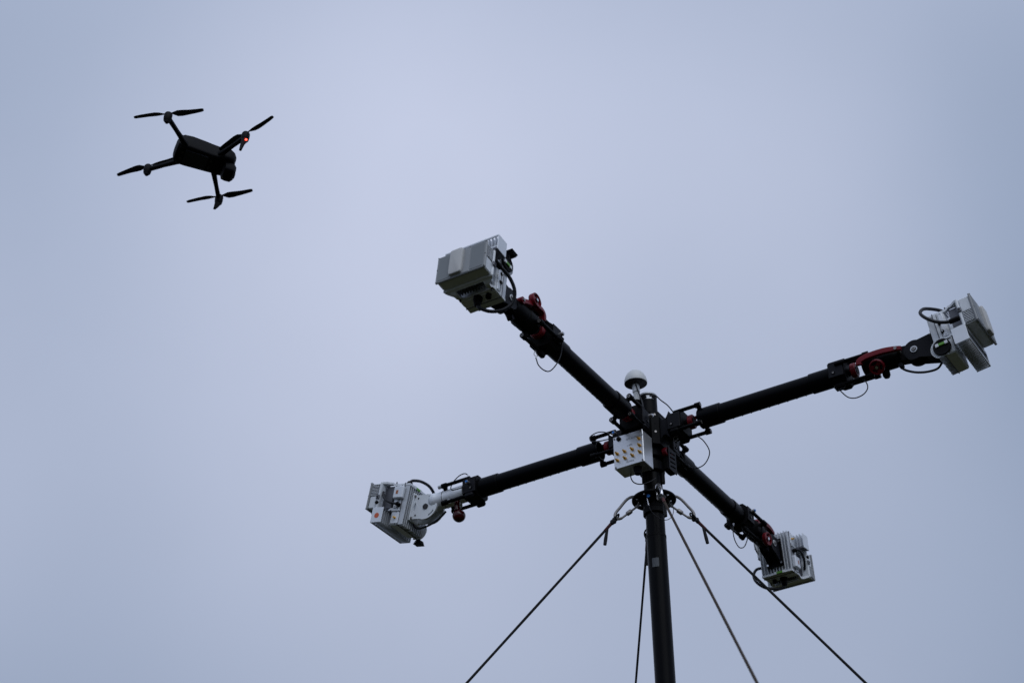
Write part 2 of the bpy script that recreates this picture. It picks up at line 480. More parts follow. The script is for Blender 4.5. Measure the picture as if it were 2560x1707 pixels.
# ---------------------------------------------------------------- clamp pieces shared by all arms
A4 = [(-1, 1), (1, 1), (1, -1), (-1, -1)]
RA = .0325
def oct_prof(h, c): return [(-h, -h + c), (-h + c, -h), (h - c, -h), (h, -h + c), (h, h - c), (h - c, h), (-h + c, h), (-h, h - c)]
def x_prism(mb, prof, x0, x1, hole=None):
    return mb.prism(prof, [hole] if hole else [], ((x0 + x1) / 2, 0, 0), (0, 1, 0), (0, 0, 1), x1 - x0)
def clamp(par, xb0, xb1, xl0, xl1, xd, rot=45, rr_=.046):
    """block from xb0 to xb1, four rods on to lugs between xl0 and xl1, red locking ring at xd (sign gives direction)"""
    blk = x_prism(MB(), oct_prof(.0385, .014), xb0, xb1).build('clamp_block', 'black', par)
    for sy in (-1, 1):
        MB().box(((xb0 + xb1) / 2, sy * .0400, 0), (abs(xb1 - xb0) - .006, .004, .054), .0015).build('side_plate', 'plate', blk)
        MB().cyl((xb0 + (xb1 - xb0) * .35, sy * .042, -.012), (xb0 + (xb1 - xb0) * .35, sy * .0445, -.012), .0052, n=14).build('screw', 'black', blk)
        MB().ring((xb0 + (xb1 - xb0) * .35, sy * .0445, -.012), (xb0 + (xb1 - xb0) * .35, sy * .0450, -.012), .0030, .0018, 12).build('socket', 'steel', blk)
    for k4 in range(4):
        a4 = R(rot + 90 * k4); ry, rz = rr_ * math.cos(a4), rr_ * math.sin(a4)
        sgn = 1 if xl1 > xb0 else -1
        rd = MB().cyl(((xb0 + xb1) / 2, ry, rz), (xl0, ry, rz), .0062, n=16).build('clamp_rod', 'black', par)
        e = MB()
        e.cyl((xl0 - .002 * sgn, ry, rz), (xl1, ry, rz), .0088, n=16)
        e.build('rod_end', 'black', rd)
        MB().ring((xl1, ry, rz), (xl1 + .0008 * sgn, ry, rz), .0052, .0028, 14).build('nut', 'steel', rd)
        cc = (ry * .87, rz * .87)
        a_ = a4
        MB().box(((xl0 + xl1) / 2, cc[0], cc[1]), (abs(xl1 - xl0) * .8, .022, .013), .002, Matrix.Rotation(a_, 3, 'X')).build('lug', 'black', par)
        if rz < 0:
            pc = ((xb0 + xb1) / 2, ry * 1.06, rz * 1.06)
            MB().box(pc, (abs(xb1 - xb0) * .62, .022, .018), .005, Matrix.Rotation(a_, 3, 'X')).build('latch_pad', 'plate' if ry > 0 else 'black', blk)
    sgn = 1 if xd > 0 else -1
    xd = abs(xd)
    rg_ = MB().ring((xd - .008, 0, 0), (xd + .008, 0, 0), .0235, .012, 36, .002).build('locking_ring', 'red', par)
    MB().ring((xd + .008 * sgn - .0004, 0, 0), (xd + .008 * sgn + .0012, 0, 0), .0195, .0165, 32).build('ring_bead', 'red', rg_)
    MB().cyl((xb1 if sgn > 0 else xb0, 0, 0), (xd + .010 * sgn, 0, 0), .0125, n=20).build('threaded_core', 'black', rg_)

def lanyard(par, pts, ring=None, m_='cable'):
    c = MB().tube(pts, .0018, 8, smooth=6).build('safety_cable', m_, par)
    a, b_ = V(pts[0]), V(pts[1]); d = (b_ - a).normalized()
    MB().tube([a - d * .002, a + d * .010], .0022, 8).build('cable_ferrule', 'chrome', c)
    if ring is not None:
        ctr = V(ring); pts_ = [ctr + V((.0085 * math.cos(t_), .002 * math.sin(2 * t_), .0085 * math.sin(t_))) for t_ in [2 * math.pi * i / 18 for i in range(18)]]
        MB().tube(pts_, .0009, 6, closed=True).build('key_ring', 'steel', c)

def spoked_wheel(par, c, nrm, r=.0235, th=.013):
    """red hand wheel with three kidney openings, a raised rim and a white-capped bolt"""
    nrm = V(nrm).normalized(); a, u, w = orth(nrm); c = V(c)
    hl = []
    for k_ in range(3):
        a0_ = 120 * k_ + 12
        hl.append(arc((0, 0), r * .74, a0_, a0_ + 72, 10) + arc((0, 0), r * .40, a0_ + 68, a0_ + 4, 8))
    wh = MB().prism(arc((0, 0), r, 0, 352.5, 47), hl, c, u, w, th * .7).build('hand_wheel', 'red', par)
    MB().ring(c - nrm * th * .5, c + nrm * th * .5, r, r * .86, 44, .0012).build('wheel_rim', 'red', wh)
    MB().cyl(c - nrm * th * .62, c - nrm * th * .2, r * .93, n=36).build('wheel_back', 'dark', wh)
    MB().ring(c - nrm * .001, c + nrm * th * .52, r * .30, r * .2, 24).build('wheel_boss', 'black', wh)
    MB().cyl(c, c + nrm * th * .56, r * .2, n=18).build('wheel_bolt', 'chrome', wh)
    return wh

def lever(par, pts, wid, th, wdir):
    """flat curved red lever: a strip swept along pts, th thick, wid wide along wdir"""
    P_ = catmull([V(p) for p in pts], 6); wd = V(wdir).normalized(); secs = []
    for i, p in enumerate(P_):
        t_ = (P_[min(i + 1, len(P_) - 1)] - P_[max(0, i - 1)]).normalized()
        nn = t_.cross(wd).normalized()
        f = i / (len(P_) - 1)
        secs.append((p, wd, nn, wid / 2 * (1 - .25 * abs(2 * f - 1) ** 3), th / 2 * (1 - .3 * max(0, 2 * f - 1) ** 2), 12))
    return MB().loft(secs, 24).build('lever', 'red', par)

# ---------------------------------------------------------------- arms
arm_label = {
 'A': 'thick black horizontal arm reaching up left to the radio with its face to the camera',
 'B': 'thick black horizontal arm reaching right, with a red spoked wheel near its end',
 'C': 'thick black horizontal arm reaching left, with a silver end tube and red ball knob',
 'D': 'thick black horizontal arm reaching to the lower right radio'}
PIV = {'A': (.890, .000), 'B': (.904, -.007), 'C': (.840, -.018), 'D': (.880, -.004)}
boom = {}
for k in 'ABCD':
    bt = thing('boom_arm', arm_label[k], 'arm', armM(k), 'four arms of the mast head'); boom[k] = bt
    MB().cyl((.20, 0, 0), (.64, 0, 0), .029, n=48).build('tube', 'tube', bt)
    MB().ring((.180, 0, 0), (.256, 0, 0), .0328, .0285, 48, .002).build('sleeve', 'tube', bt)
    MB().ring((.560, 0, 0), (.638, 0, 0), .0322, .0285, 48, .002).build('sleeve', 'tube', bt)
    # a dozen small rivet heads along the underside edge of the tube
    for i in range(9):
        s_ = .285 + .031 * i
        dr = V((0, (.62 if k in 'BD' else -.62) * (1 if k != 'A' else 1), -.78)).normalized()
        MB().cyl(V((s_, 0, 0)) + dr * .0285, V((s_, 0, 0)) + dr * .0302, .003, .0018, n=8).build('rivet', 'black', bt)
    clamp(bt, .080, .130, .182, .198, .150)
    clamp(bt, .632, .684, .752, .768, .703, 45 if k == 'C' else 71)
    px, pz = PIV[k]
    if k != 'C':
        # quick-release head
        hd = MB().lathe([(0, .735), (.026, .735), (.0315, .738), (.0315, .762), (.0335, .764), (.0335, .79), (.0315, .792), (.0315, .835), (.029, .842), (.027, .858), (0, .858)], (0, 0, 0), (1, 0, 0), 40).build('release_head', 'black', bt)
        MB().ring((.800, 0, 0), (.8015, 0, 0), .0321, .030, 40).build('seam', 'plate', hd)
        # tongue up to the pivot
        tp = [(.85, -.024), (.85, .024)] + arc((px, pz), .026, 78, -78, 16)
        MB().prism(tp, [], (0, 0, 0), (1, 0, 0), (0, 0, 1), .030).build('tongue', 'black', bt)
        MB().cyl((.852, -.012, -.036), (.852, .006, -.036), .0075, n=16).build('stop_stud', 'plate', bt)
    else:
        hd = MB().lathe([(0, .694), (.029, .694), (.030, .697), (.030, .770), (.0308, .771), (.0308, .774), (.030, .775), (.030, .800), (.0318, .803), (.0318, .815), (.028, .826), (.020, .832), (0, .832)], (0, 0, 0), (1, 0, 0), 44).build('end_tube', 'whitem', bt)
        MB().ring((.7715, 0, 0), (.7735, 0, 0), .0312, .030, 44).build('joint_line', 'dark', hd)
        tp = [(.815, -.022), (.815, .020)] + arc((px, pz), .022, 78, -78, 16)
        MB().prism(tp, [], (0, 0, 0), (1, 0, 0), (0, 0, 1), .026).build('tongue', 'whitem', bt)
        MB().box((.748, .022, -.024), (.014, .004, .026), .002).build('lug_plate', 'white', bt)
        kb = MB().lathe([(0, 0), (.012, 0), (.012, .01), (.009, .012), (.008, .022), (0, .022)], (.722, 0, -.030), (0, 0, -1), 20).build('knob_stem', 'fin', bt)
        MB().sphere((.722, 0, -.078), .0222, 28, (1, 1, .98)).build('ball_knob', 'darkred', bt)
        MB().cyl((.722, .012, -.02), (.722, .012, -.062), .009, n=14).build('knob_collar', 'darkred', bt)
        for sy, sz in ((1, 1), (-1, -1)):
            MB().cyl((.752, sy * RA, sz * RA), (.782 if sz > 0 else .770, sy * RA, sz * RA), .0068, n=14).build('stud', 'fin', bt)

# red wheels and levers of the three quick-release heads
spoked_wheel(boom['B'], (.787, -.0345, -.0345), (0, -1, -1), .0235)
MB().cyl((.787, -.02, -.02), (.787, -.03, -.03), .011, n=18).build('wheel_post', 'black', boom['B'])
MB().lathe([(0, 0), (.012, 0), (.012, .012), (.008, .020), (0, .022)], (.797, .012, -.030), (0, .2, -1), 18).build('stop_knob', 'black', boom['B'])
lever(boom['B'], [(.7375, -.051, -.020), (.7415, -.051, -.007), (.766, -.051, .0005), (.811, -.051, .002), (.847, -.051, -.002), (.874, -.051, -.007)], .012, .0175, (0, 1, 0))
MB().cyl((.858, -.060, -.005), (.858, -.020, .000), .005, n=14).build('lever_pin', 'steel', boom['B'])
spoked_wheel(boom['A'], (.775, .036, .054), (0, 1, .05), .0235, .016)
MB().cyl((.775, .026, .052), (.775, .004, .030), .009, n=16).build('wheel_post', 'darkred', boom['A'])
lever(boom['A'], [(.843, .025, .016), (.812, .025, .028), (.765, .025, .044), (.735, .025, .049), (.717, .025, .042), (.713, .025, .020)], .022, .016, (0, 1, .15))
MB().cyl((.842, .010, .018), (.842, .036, .018), .011, n=18).build('lever_eye', 'red', boom['A'])
MB().cyl((.842, .036, .018), (.842, .040, .018), .005, n=14).build('lever_pin', 'steel', boom['A'])
spoked_wheel(boom['D'], (.782, -.040, -.036), (-.1, -1, -.1), .0235)
MB().cyl((.782, -.034, -.034), (.782, -.014, -.02), .010, n=16).build('wheel_post', 'black', boom['D'])
lever(boom['D'], [(.757, -.015, .024), (.767, -.015, .034), (.799, -.015, .045), (.835, -.015, .049), (.866, -.015, .048), (.895, -.015, .041)], .022, .015, (0, 1, .15))
MB().cyl((.892, -.012, .042), (.884, -.012, .020), .006, n=14).build('lever_link', 'black', boom['D'])

# steel safety cables hanging from the clamps
lanyard(boom['B'], [(.648, -.014, -.048), (.660, -.014, -.070), (.678, -.014, -.094), (.702, -.014, -.104), (.728, -.014, -.099), (.742, -.014, -.083), (.740, -.014, -.062), (.728, -.014, -.044), (.715, -.014, -.036)], (.646, -.014, -.042))
lanyard(boom['A'], [(.716, 0, -.100), (.704, 0, -.117), (.684, .006, -.126), (.664, .014, -.122), (.645, .024, -.096), (.634, .036, -.060), (.636, .044, -.020), (.645, .046, .006)], (.717, 0, -.086))
lanyard(boom['D'], [(.598, 0, -.048), (.588, 0, -.080), (.598, 0, -.112), (.630, 0, -.124), (.670, 0, -.104), (.700, 0, -.066), (.708, 0, -.044)], None)
lanyard(boom['C'], [(.668, .020, .046), (.684, .020, .062), (.705, .020, .062), (.725, .024, .046), (.732, .034, .020), (.722, .044, .000), (.700, .048, -.006), (.672, .046, -.004)], None)
lanyard(boom['B'], [(.092, -.012, -.058), (.098, -.012, -.082), (.104, .03, -.120), (.128, .04, -.142), (.164, .04, -.138), (.186, .036, -.104), (.176, .02, -.068), (.156, .01, -.046)], (.096, -.012, -.050))
lanyard(boom['C'], [(.112, .046, .010), (.135, .048, .030), (.165, .046, .040), (.192, .044, .034), (.186, .050, .012), (.155, .052, .002), (.125, .047, .002)], None)
for k, p in (('A', (.655, .047, -.002)), ('C', (.655, .047, .004)), ('D', (.652, -.047, .010)), ('C', (.100, .047, .012)), ('A', (.095, .047, .006))):
    pn = MB().cyl(p, V(p) + V((0, .012 if p[1] > 0 else -.012, 0)), .0062, n=14).build('release_pin', 'steel', boom[k])
    MB().cyl(V(p) + V((0, .012 if p[1] > 0 else -.012, 0)), V(p) + V((0, .015 if p[1] > 0 else -.015, 0)), .0042, n=14).build('button', 'blue' if k != 'A' else 'chrome', pn)

# ---------------------------------------------------------------- hub bracket
hub = thing('hub_bracket', 'black cross-shaped bracket clamping the four arms to the pole', 'bracket', armM('B'))
x = MB()
x.prism(oct_prof(.050, .018), [arc((0, 0), PR + .0005, 0, 348.75, 31)], (0, 0, -.004), (1, 0, 0), (0, 1, 0), .118)
x.build('hub_body', 'black', hub)
for i in range(4):
    q = Matrix.Rotation(i * math.pi / 2, 3, 'Z')
    # neck with a saddle-shaped top and bottom edge
    npf = [(.046, -.050)] + [(.046 + .036 * j / 8, -.050 + .020 * math.sin(math.pi * j / 8)) for j in range(1, 8)] + [(.082, -.044), (.082, .050)] + \
          [(.082 - .036 * j / 8, .050 - .026 * math.sin(math.pi * j / 8)) for j in range(1, 8)] + [(.046, .056)]
    MB().prism(npf, [], (0, 0, 0), q @ V((1, 0, 0)), (0, 0, 1), .050).build('neck', 'plate' if i in (0,) else 'black', hub)
    q2 = Matrix.Rotation(i * math.pi / 2 + math.pi / 4, 3, 'Z')
    pl = MB().box(q2 @ V((.0535, 0, .012)), (.006, .030, .086), .002, q2).build('cover_plate', 'plate', hub)
    for zz in (.043, .012, -.020):
        c0 = q2 @ V((.0565, 0, zz)); c1 = q2 @ V((.0585, 0, zz))
        MB().cyl(c0, c1, .0038, n=12).build('screw', 'steel' if zz != .012 else 'black', pl)
for zz in (-.06, -.11):
    MB().ring((0, 0, zz - .035), (0, 0, zz), .040, PR + .0004, 40, .003).build('pole_clamp', 'black', hub)
# slotted plate and red rings on the right-hand underside (towards the camera between arms B and D)
for j, (yy, zz) in enumerate(((.012, -.075), (.046, -.082))):
    MB().ring((.040, yy - .006, zz), (.056, yy - .006, zz), .0150, .007, 28, .002).build('locking_ring', 'red', hub)
sp = []
for j in range(4): sp.append([(-.018, -.030 + .016 * j), (.018, -.024 + .016 * j), (.018, -.018 + .016 * j), (-.018, -.024 + .016 * j)])
MB().prism([(-.026, -.040), (.026, -.040), (.026, .040), (-.026, .040)], sp, (.058, .030, -.098), (0, 1, 0), (0, 0, 1), .003).build('slotted_plate', 'plate', hub)
MB().box((.045, .030, -.098), (.020, .050, .078), .003).build('spacer', 'black', hub)
# blue release buttons beside the pole, near side
mA = Matrix.Rotation(-math.pi / 2, 3, 'Z')
for zz, yy in ((.052, -.006), (.022, -.002)):
    p = mA @ V((.058, yy, zz))
    bnt = MB().cyl(p, p + mA @ V((.016, 0, 0)), .0075, n=18).build('release_pin', 'steel', hub)
    MB().cyl(p + mA @ V((.016, 0, 0)), p + mA @ V((.020, 0, 0)), .0055, n=16).build('button', 'blue', bnt)
    MB().tube([p + mA @ V((.018, .011 * math.cos(t_), .011 * math.sin(t_))) for t_ in [2 * math.pi * i / 18 for i in range(18)]], .0009, 6, closed=True).build('key_ring', 'chrome', bnt)

# cable from the top cap to the right-hand clamp
cb = MB().tube([(V((HUB.x, HUB.y, hz)) + V(p)) for p in ((.004, -.031, .128), (.024, -.026, .131), (.040, -.020, .118), (.062, -.018, .098), (.079, -.022, .066), (.084, -.030, .036))], .0020, 8, smooth=6).build('cap_cable', 'cable')
tag(cb, 'thin black cable arching from the pole cap to the right arm clamp', 'cable')

# ---------------------------------------------------------------- GPS antenna
gx = HUB + V((-.037, -.020, 0))
gps = thing('dome_antenna', 'white dome antenna on a short white stem beside the pole top', 'antenna', Matrix.Translation(gx + V((0, 0, .06))))
z0 = .122
MB().lathe([(.0370, 0), (.0374, .004), (.0366, .012), (.0340, .022), (.0290, .032), (.0215, .041), (.0120, .0475), (.004, .050), (0, .0502)], (0, 0, z0), (0, 0, 1), 48).build('dome', 'dome', gps)
MB().lathe([(0, -.006), (.0125, -.006), (.0130, -.003), (.022, -.001), (.0355, 0), (.0368, .0015), (.0, .002)], (0, 0, z0), (0, 0, 1), 48).build('base_plate', 'dark', gps)
stm = MB().lathe([(0, 0), (.0098, 0), (.0098, .028), (.0118, .030), (.0118, .052), (.0105, .054), (.0105, .060), (0, .060)], (0, 0, z0 - .064), (0, 0, 1), 28).build('stem', 'dome', gps)
for j in range(4):
    MB().ring((0, 0, z0 - .031 + .005 * j), (0, 0, z0 - .0285 + .005 * j), .0122, .0116, 28).build('stem_rib', 'fin', stm)
MB().box((.004, .004, .032), (.014, .014, .090), .003).build('holder', 'black', gps)
MB().box((.018, .012, .010), (.034, .016, .024), .003).build('clamp_arm', 'black', gps)
MB().tube([(-.001, -.0115, z0 - .010), (.003, -.016, z0 - .030), (.010, -.026, z0 - .066), (.016, -.034, z0 - .10), (.012, -.040, z0 - .135), (.0, -.034, z0 - .16)], .0024, 8, smooth=6).build('antenna_cable', 'cable', gps)

# ---------------------------------------------------------------- control box under the near arm
bx = thing('connector_box', 'silver metal box with gold connectors fixed below the near arm on the pole', 'box', armM('A') @ Matrix.Translation((.055, -.019, -.163)))
W_, H_, D_ = .104, .115, .064
MB().box((D_ / 2 - .001, 0, H_ / 2), (D_ - .002, W_ - .001, H_ - .001), .0015).build('housing', 'silver', bx)
fp = MB().box((D_ - .0005, 0, H_ / 2), (.003, W_, H_), .0012).build('front_plate', 'silver', bx)
def bf(u, v): return V((D_ + .001, -W_ / 2 + W_ * u, H_ * (1 - v)))
for u, v in ((.045, .055), (.95, .045), (.955, .955), (.05, .955)):
    s_ = MB().cyl(bf(u, v), bf(u, v) + V((.0016, 0, 0)), .0030, n=14).build('screw', 'steel', fp)
    MB().cyl(bf(u, v) + V((.0016, 0, 0)), bf(u, v) + V((.0019, 0, 0)), .0017, n=6).build('socket', 'dark', s_)
MB().lathe([(0, 0), (.0075, 0), (.0075, .004), (.0055, .0065), (0, .007)], bf(.195, .095), (1, 0, 0), 20).build('plug', 'black', fp)
def sma(p):
    c = MB().lathe([(0, 0), (.0055, 0), (.0055, .0018), (.0038, .0022), (.0034, .009), (.0031, .0095), (.0031, .0125), (0, .0125)], p, (1, 0, 0), 14).build('connector', 'gold', fp)
    MB().cyl(p + V((.0125, 0, 0)), p + V((.0128, 0, 0)), .0019, n=10).build('contact', 'dark', c)
for u, v in ((.875, .275), (.12, .54), (.375, .54), (.63, .54), (.885, .49), (.12, .75), (.375, .75), (.63, .735), (.885, .70)): sma(bf(u, v))
TM = Matrix((V((0, 1, 0)), V((0, 0, 1)), V((1, 0, 0)))).transposed().to_4x4()
def on_front(body, u, v, size): text_part('lettering', body, size, 'ink', fp, Matrix.Translation(bf(u, v) + V((.0002, 0, 0))) @ TM)
on_front('GPS ANTENNA', .73, .185, .0092)
on_front('1 PPS', .55, .39, .0088)
on_front('10 MHz', .54, .885, .0088)
for i, u in enumerate((.12, .375, .63, .885)): on_front(str(i + 1), u, .645 if i < 2 else .615, .0060)
MB().lathe([(0, 0), (.0135, 0), (.0135, .010), (.011, .014), (.010, .022), (0, .022)], (.036, .014, 0), (0, 0, -1), 20).build('cable_gland', 'black', bx)
MB().tube([(.020, -.018, -.001), (.020, -.019, -.018), (.018, -.010, -.036), (.012, .010, -.045), (-.004, .034, -.036), (-.022, .046, -.018)], .0019, 8, smooth=6).build('lead', 'cable', bx)
MB().box((-.012, .010, .062), (.030, .046, .060), .003).build('mounting_bracket', 'black', bx)

# ---------------------------------------------------------------- radios
radio_label = {
 'A': 'grey radio box at upper left, pale strip across its flat front facing the camera',
 'B': 'white radio box at the far right seen edge-on, green level vial on its side',
 'C': 'white finned radio at the lower left with an orange round sticker',
 'D': 'white finned radio at the end of the lower right arm beside a red lever'}
RP = {'A': (1.121, 0, -.003, 9.7), 'B': (1.119, 0, .038, 7.9), 'C': (1.036, 0, .055, 12.6), 'D': (1.081, 0, -.030, 6.0)}
def smooth(t_): t_ = max(0, min(1, t_)); return t_ * t_ * (3 - 2 * t_)
def mk_radio(k):
    s_, y_, z_, tl = RP[k]; tl = R(tl)
    Fv = V((math.cos(tl), 0, math.sin(tl)))
    if k in 'AD': Hv = V((-math.sin(tl), 0, math.cos(tl)))
    else: Hv = V((math.sin(tl), 0, -math.cos(tl)))
    Wv = Hv.cross(Fv)
    base = V((s_, y_, z_)) - Fv * .15
    rm = armM(k) @ Matrix.Translation(base) @ Matrix((Wv, Hv, Fv)).transposed().to_4x4()
    r_ = thing('radio_unit', radio_label[k], 'radio', rm, 'four radios at the arm ends')
    # local axes: x = long side of the face, y = short side (heat-sink block on +y), z = forward; face at z .15
    cv = MB().box((0, 0, .1465), (.1644, .1002, .007), .0022).build('front_cover', 'cover', r_)
    for x0, x1 in ((-.0755, -.036), (.031, .0755)):
        MB().box(((x0 + x1) / 2, 0, .1503), (x1 - x0, .089, .0016), .0006).build('radome_panel', 'panel', cv)
    MB().box((-.0025, -.001, .1503), (.060, .092, .0012), .0005).build('radome_panel', 'cover', cv)
    st = MB().loft([((-.0135, .002, z), (1, 0, 0), (0, 1, 0), hw, hh, 9) for z, hw, hh in ((.1505, .0215, .0468), (.1570, .0215, .0468), (.1600, .0200, .0455), (.1612, .0165, .042))], 40).build('radome_strip', 'strip', cv, ang=25)
    for x in (-.079, .079):
        for y in (-.047, 0, .047): MB().cyl((x, y, .1500), (x, y, .1508), .0018, n=8).build('screw', 'dark', cv)
    fb = MB().box((0, 0, .1265), (.155, .092, .033), .003).build('front_body', 'white', r_)
    MB().box((0, 0, .1055), (.163, .099, .009), .003).build('rear_flange', 'white', fb)
    for s in (-1, 1):
        vb = MB().box((s * .0775, s * .021, .1265), (.0012, .044, .029)).build('vent_shade', 'dark', fb)  # flat dark sheet, paints the shade between the slats
        v_ = MB()
        for i in range(8): v_.box((s * .0788, s * (.002 + .0055 * i), .1265), (.0024, .0018, .029))
        v_.build('vent_grille', 'white', fb, kind='stuff')
    # heat-sink between the two boxes
    f_ = MB()
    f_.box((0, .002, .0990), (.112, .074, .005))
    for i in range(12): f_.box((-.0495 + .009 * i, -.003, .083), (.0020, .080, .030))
    f_.build('inner_heat_sink', 'darkshade', r_, kind='stuff')  # shade between the two boxes is put into this dark colour
    MB().box((.010, .010, .078), (.080, .064, .044), .003).build('inner_module', 'whitem', r_)
    # rear housing with fins on its back
    rh = MB().box((0, .0275, .0365), (.116, .153, .037), .004).build('rear_housing', 'white', r_)
    MB().box((0, .0275, .0205), (.119, .156, .003), .001).build('joint_rim', 'darkshade', rh)  # dark backing, paints shade into the gaps between the rear fins
    f_ = MB()
    for i in range(11): f_.box((-.055 + .011 * i, .0290, .0100), (.0024, .148 + .004 * (i % 2), .020), .0008)
    f_.build('rear_heat_sink', 'fin', rh, kind='stuff')
    # waisted side plates joining front and rear, both short sides, with a wave in them
    zs = [.0 + .106 * i / 20 for i in range(21)]
    def wv(z): return .0575 + .0215 * smooth((z - .078) / .026) ** 1.4
    outer = [(-wv(z), z) for z in zs] + [(wv(z), z) for z in reversed(zs)]
    hz_ = [.060 + .038 * i / 8 for i in range(9)]
    hole_ = [(-.0455, z) for z in hz_] + [(.0455, z) for z in reversed(hz_)]
    for s in (-1, 1):
        if s > 0:
            zs2 = [.050 + .056 * i / 14 for i in range(15)]; outer = [(-wv(z), z) for z in zs2] + [(wv(z), z) for z in reversed(zs2)]
        sp_ = MB().prism(outer, [hole_], (0, s * .0475, 0), (1, 0, 0), (0, 0, 1), .007, warp=lambda u_, z, s=s: -s * (.0075 * smooth((z - .060) / .016) * (1 - .8 * smooth((z - .088) / .014)) - .0030)).build('side_plate', 'white', r_)
        for x in (-.052, .052):
            MB().cyl((x, s * .0475 , .062), (x, s * .0575, .062), .0022, n=10).build('screw', 'dark', sp_)
    # heat-sink block behind the front box on the +y side
    hb = MB()
    hb.box((0, .0540, .0875), (.176, .007, .044), .001)
    blk = hb.build('block_base', 'darkshade', r_)  # dark base, gap shade painted in behind the block fins
    for s in (-1, 1): MB().box((s * .0890, .0775, .0875), (.0022, .055, .0450), .0007).build('end_plate', 'whitem', blk)
    f_ = MB()
    for i in range(15): f_.box((-.0770 + .011 * i, .0805, .0855), (.0024, .047, .040))
    for y, h in ((.1018, .005), (.0600, .006)): f_.box((0, y, .1085), (.176, h, .003))
    f_.build('block_fins', 'fin', blk, kind='stuff')
    # stepped side covers, seams, screws and latches on both long ends
    for s in (-1, 1):
        sc1 = MB().box((s * .0590, .000, .043), (.0040, .086, .014), .0012).build('side_cover', 'whitem', rh)
        MB().box((s * .0584, .030, .0315), (.0012, .144, .0012)).build('seam', 'dark', rh)
        for y in (-.038, .038): MB().cyl((s * .061, y, .043), (s * .0615, y, .043), .0016, n=10).build('screw', 'dark', sc1)
        MB().box((s * .0600, .052, .036), (.0050, .005, .034), .001).build('rib', 'white', rh)
        lt = MB().box((s * .0825, s * -.007, .106), (.006, .016, .014), .002).build('latch', 'darkshade', r_)
        MB().cyl((s * .0855, s * -.007, .106), (s * .0868, s * -.007, .106), .0034, n=12).build('latch_screw', 'dark', lt)
    # plugs and ports
    for x, y, z, rr in ((.058, -.008, .036, .0068), (.058, .024, .036, .0060), (-.0790, .027, .107, .0066)):
        s = 1 if x > 0 else -1
        pl = MB().lathe([(0, 0), (rr, 0), (rr, .004), (rr * .75, .006), (0, .0062)], (x, y, z), (s, 0, 0), 18).build('plug', 'black', r_)
        if y == .024: MB().cyl((x + .0062, y, z), (x + .0068, y, z), rr * .42, n=12).build('port_insert', 'fin', pl)
    MB().lathe([(0, 0), (.0048, 0), (.0048, .003), (.0032, .0035), (.0032, .011), (0, .011)], (-.058, .079, .034), (-1, 0, 0), 14).build('gold_connector', 'gold', r_)
    pb = MB().box((-.064, -.011, .034), (.014, .044, .040), .003).build('port_block', 'whitem', r_)
    MB().box((-.0585, .079, .034), (.0025, .040, .030), .001).build('connector_plate', 'whitem', rh)
    MB().box((-.0712, -.011, .038), (.0008, .014, .009), .0002).build('port', 'brass', pb)
    # cable gland, its cable round the +x end, and the plug at the back of the front box
    gl = MB().lathe([(0, 0), (.0135, 0), (.0135, .012), (.0105, .016), (.0105, .027), (.007, .032), (0, .032)], (-.004, -.048, .046), (0, -1, 0), 22).build('cable_gland', 'black', r_)
    MB().lathe([(0, 0), (.0085, 0), (.0085, .012), (.005, .014), (0, .014)], (.030, -.048, .044), (0, -1, 0), 18).build('port_cap', 'black', r_)
    MB().tube([(-.004, -.076, .046), (.004, -.087, .040), (.026, -.091, .020), (.056, -.082, .002), (.080, -.056, -.006), (.090, -.026, .006), (.088, .000, .030), (.082, .012, .054), (.078, .015, .072)], .0052, 12, smooth=6).build('power_cable', 'cable', gl)
    pg = MB().lathe([(0, 0), (.0062, 0), (.0078, .003), (.0078, .030), (.006, .034), (0, .034)], (.077, .015, .066), (0, .02, 1), 18).build('cable_plug', 'black', r_)
    MB().tube([(-.062, .032, .030), (-.076, .034, .034), (-.080, .030, .052), (-.078, .018, .074), (-.073, .002, .090), (-.066, -.018, .100)], .0042, 10, smooth=6).build('link_cable', 'cable', r_)
    MB().lathe([(0, 0), (.0075, 0), (.0075, .012), (.005, .016), (0, .016)], (-.058, .032, .028), (-1, 0, .1), 16).build('elbow_plug', 'black', r_)
    # angle dial with a spirit vial on the +x end
    dl = MB().prism(arc((0, 0), .0335, 120, 300, 28) + [(.016, -.029), (.016, .029)], [], (.0615, .078, .018), (0, 0, 1), (0, 1, 0), .003).build('scale_plate', 'white', r_)
    for i in range(13):
        a = R(128 + 13 * i); c0 = V((.0600 + .0033, .078 + .0305 * math.sin(a), .018 + .0305 * math.cos(a)))
        MB().box(c0, (.0006, .0011, .0042), 0, Matrix.Rotation(-a, 3, 'X')).build('tick', 'ink', dl)
    df = MB().cyl((.0630, .078, .021), (.0690, .078, .021), .0275, n=36).build('dial', 'black', r_)
    MB().ring((.0690, .078, .021), (.0698, .078, .021), .0245, .0225, 32).build('dial_ring', 'plate', df)
    MB().box((.0705, .070, .023), (.005, .009, .018), .001).build('vial', 'green', df)
    for z in (.0085, .0375): MB().box((.0705, .070, z), (.005, .011, .010), .0008).build('vial_holder', 'white', df)
    vz = MB().box((-.010, -.044, .0005), (.024, .008, .006), .001).build('vial', 'green', r_)
    for x in (-.026, .006): MB().box((x, -.044, .0005), (.010, .010, .006), .0008).build('vial_holder', 'white', vz)
    # tilt bracket: flange on the back and two cheeks to the pivot bolt
    bm_ = 'white' if k == 'C' else 'black'
    pv = armM(k).inverted() @ rm
    pvl = pv.inverted() @ V((PIV[k][0], 0, PIV[k][1]))
    ph, pz_ = pvl.y, pvl.z
    fl = MB().box((0, .0275, -.0032), (.064, .100, .006), .0015).build('mounting_flange', bm_, r_)
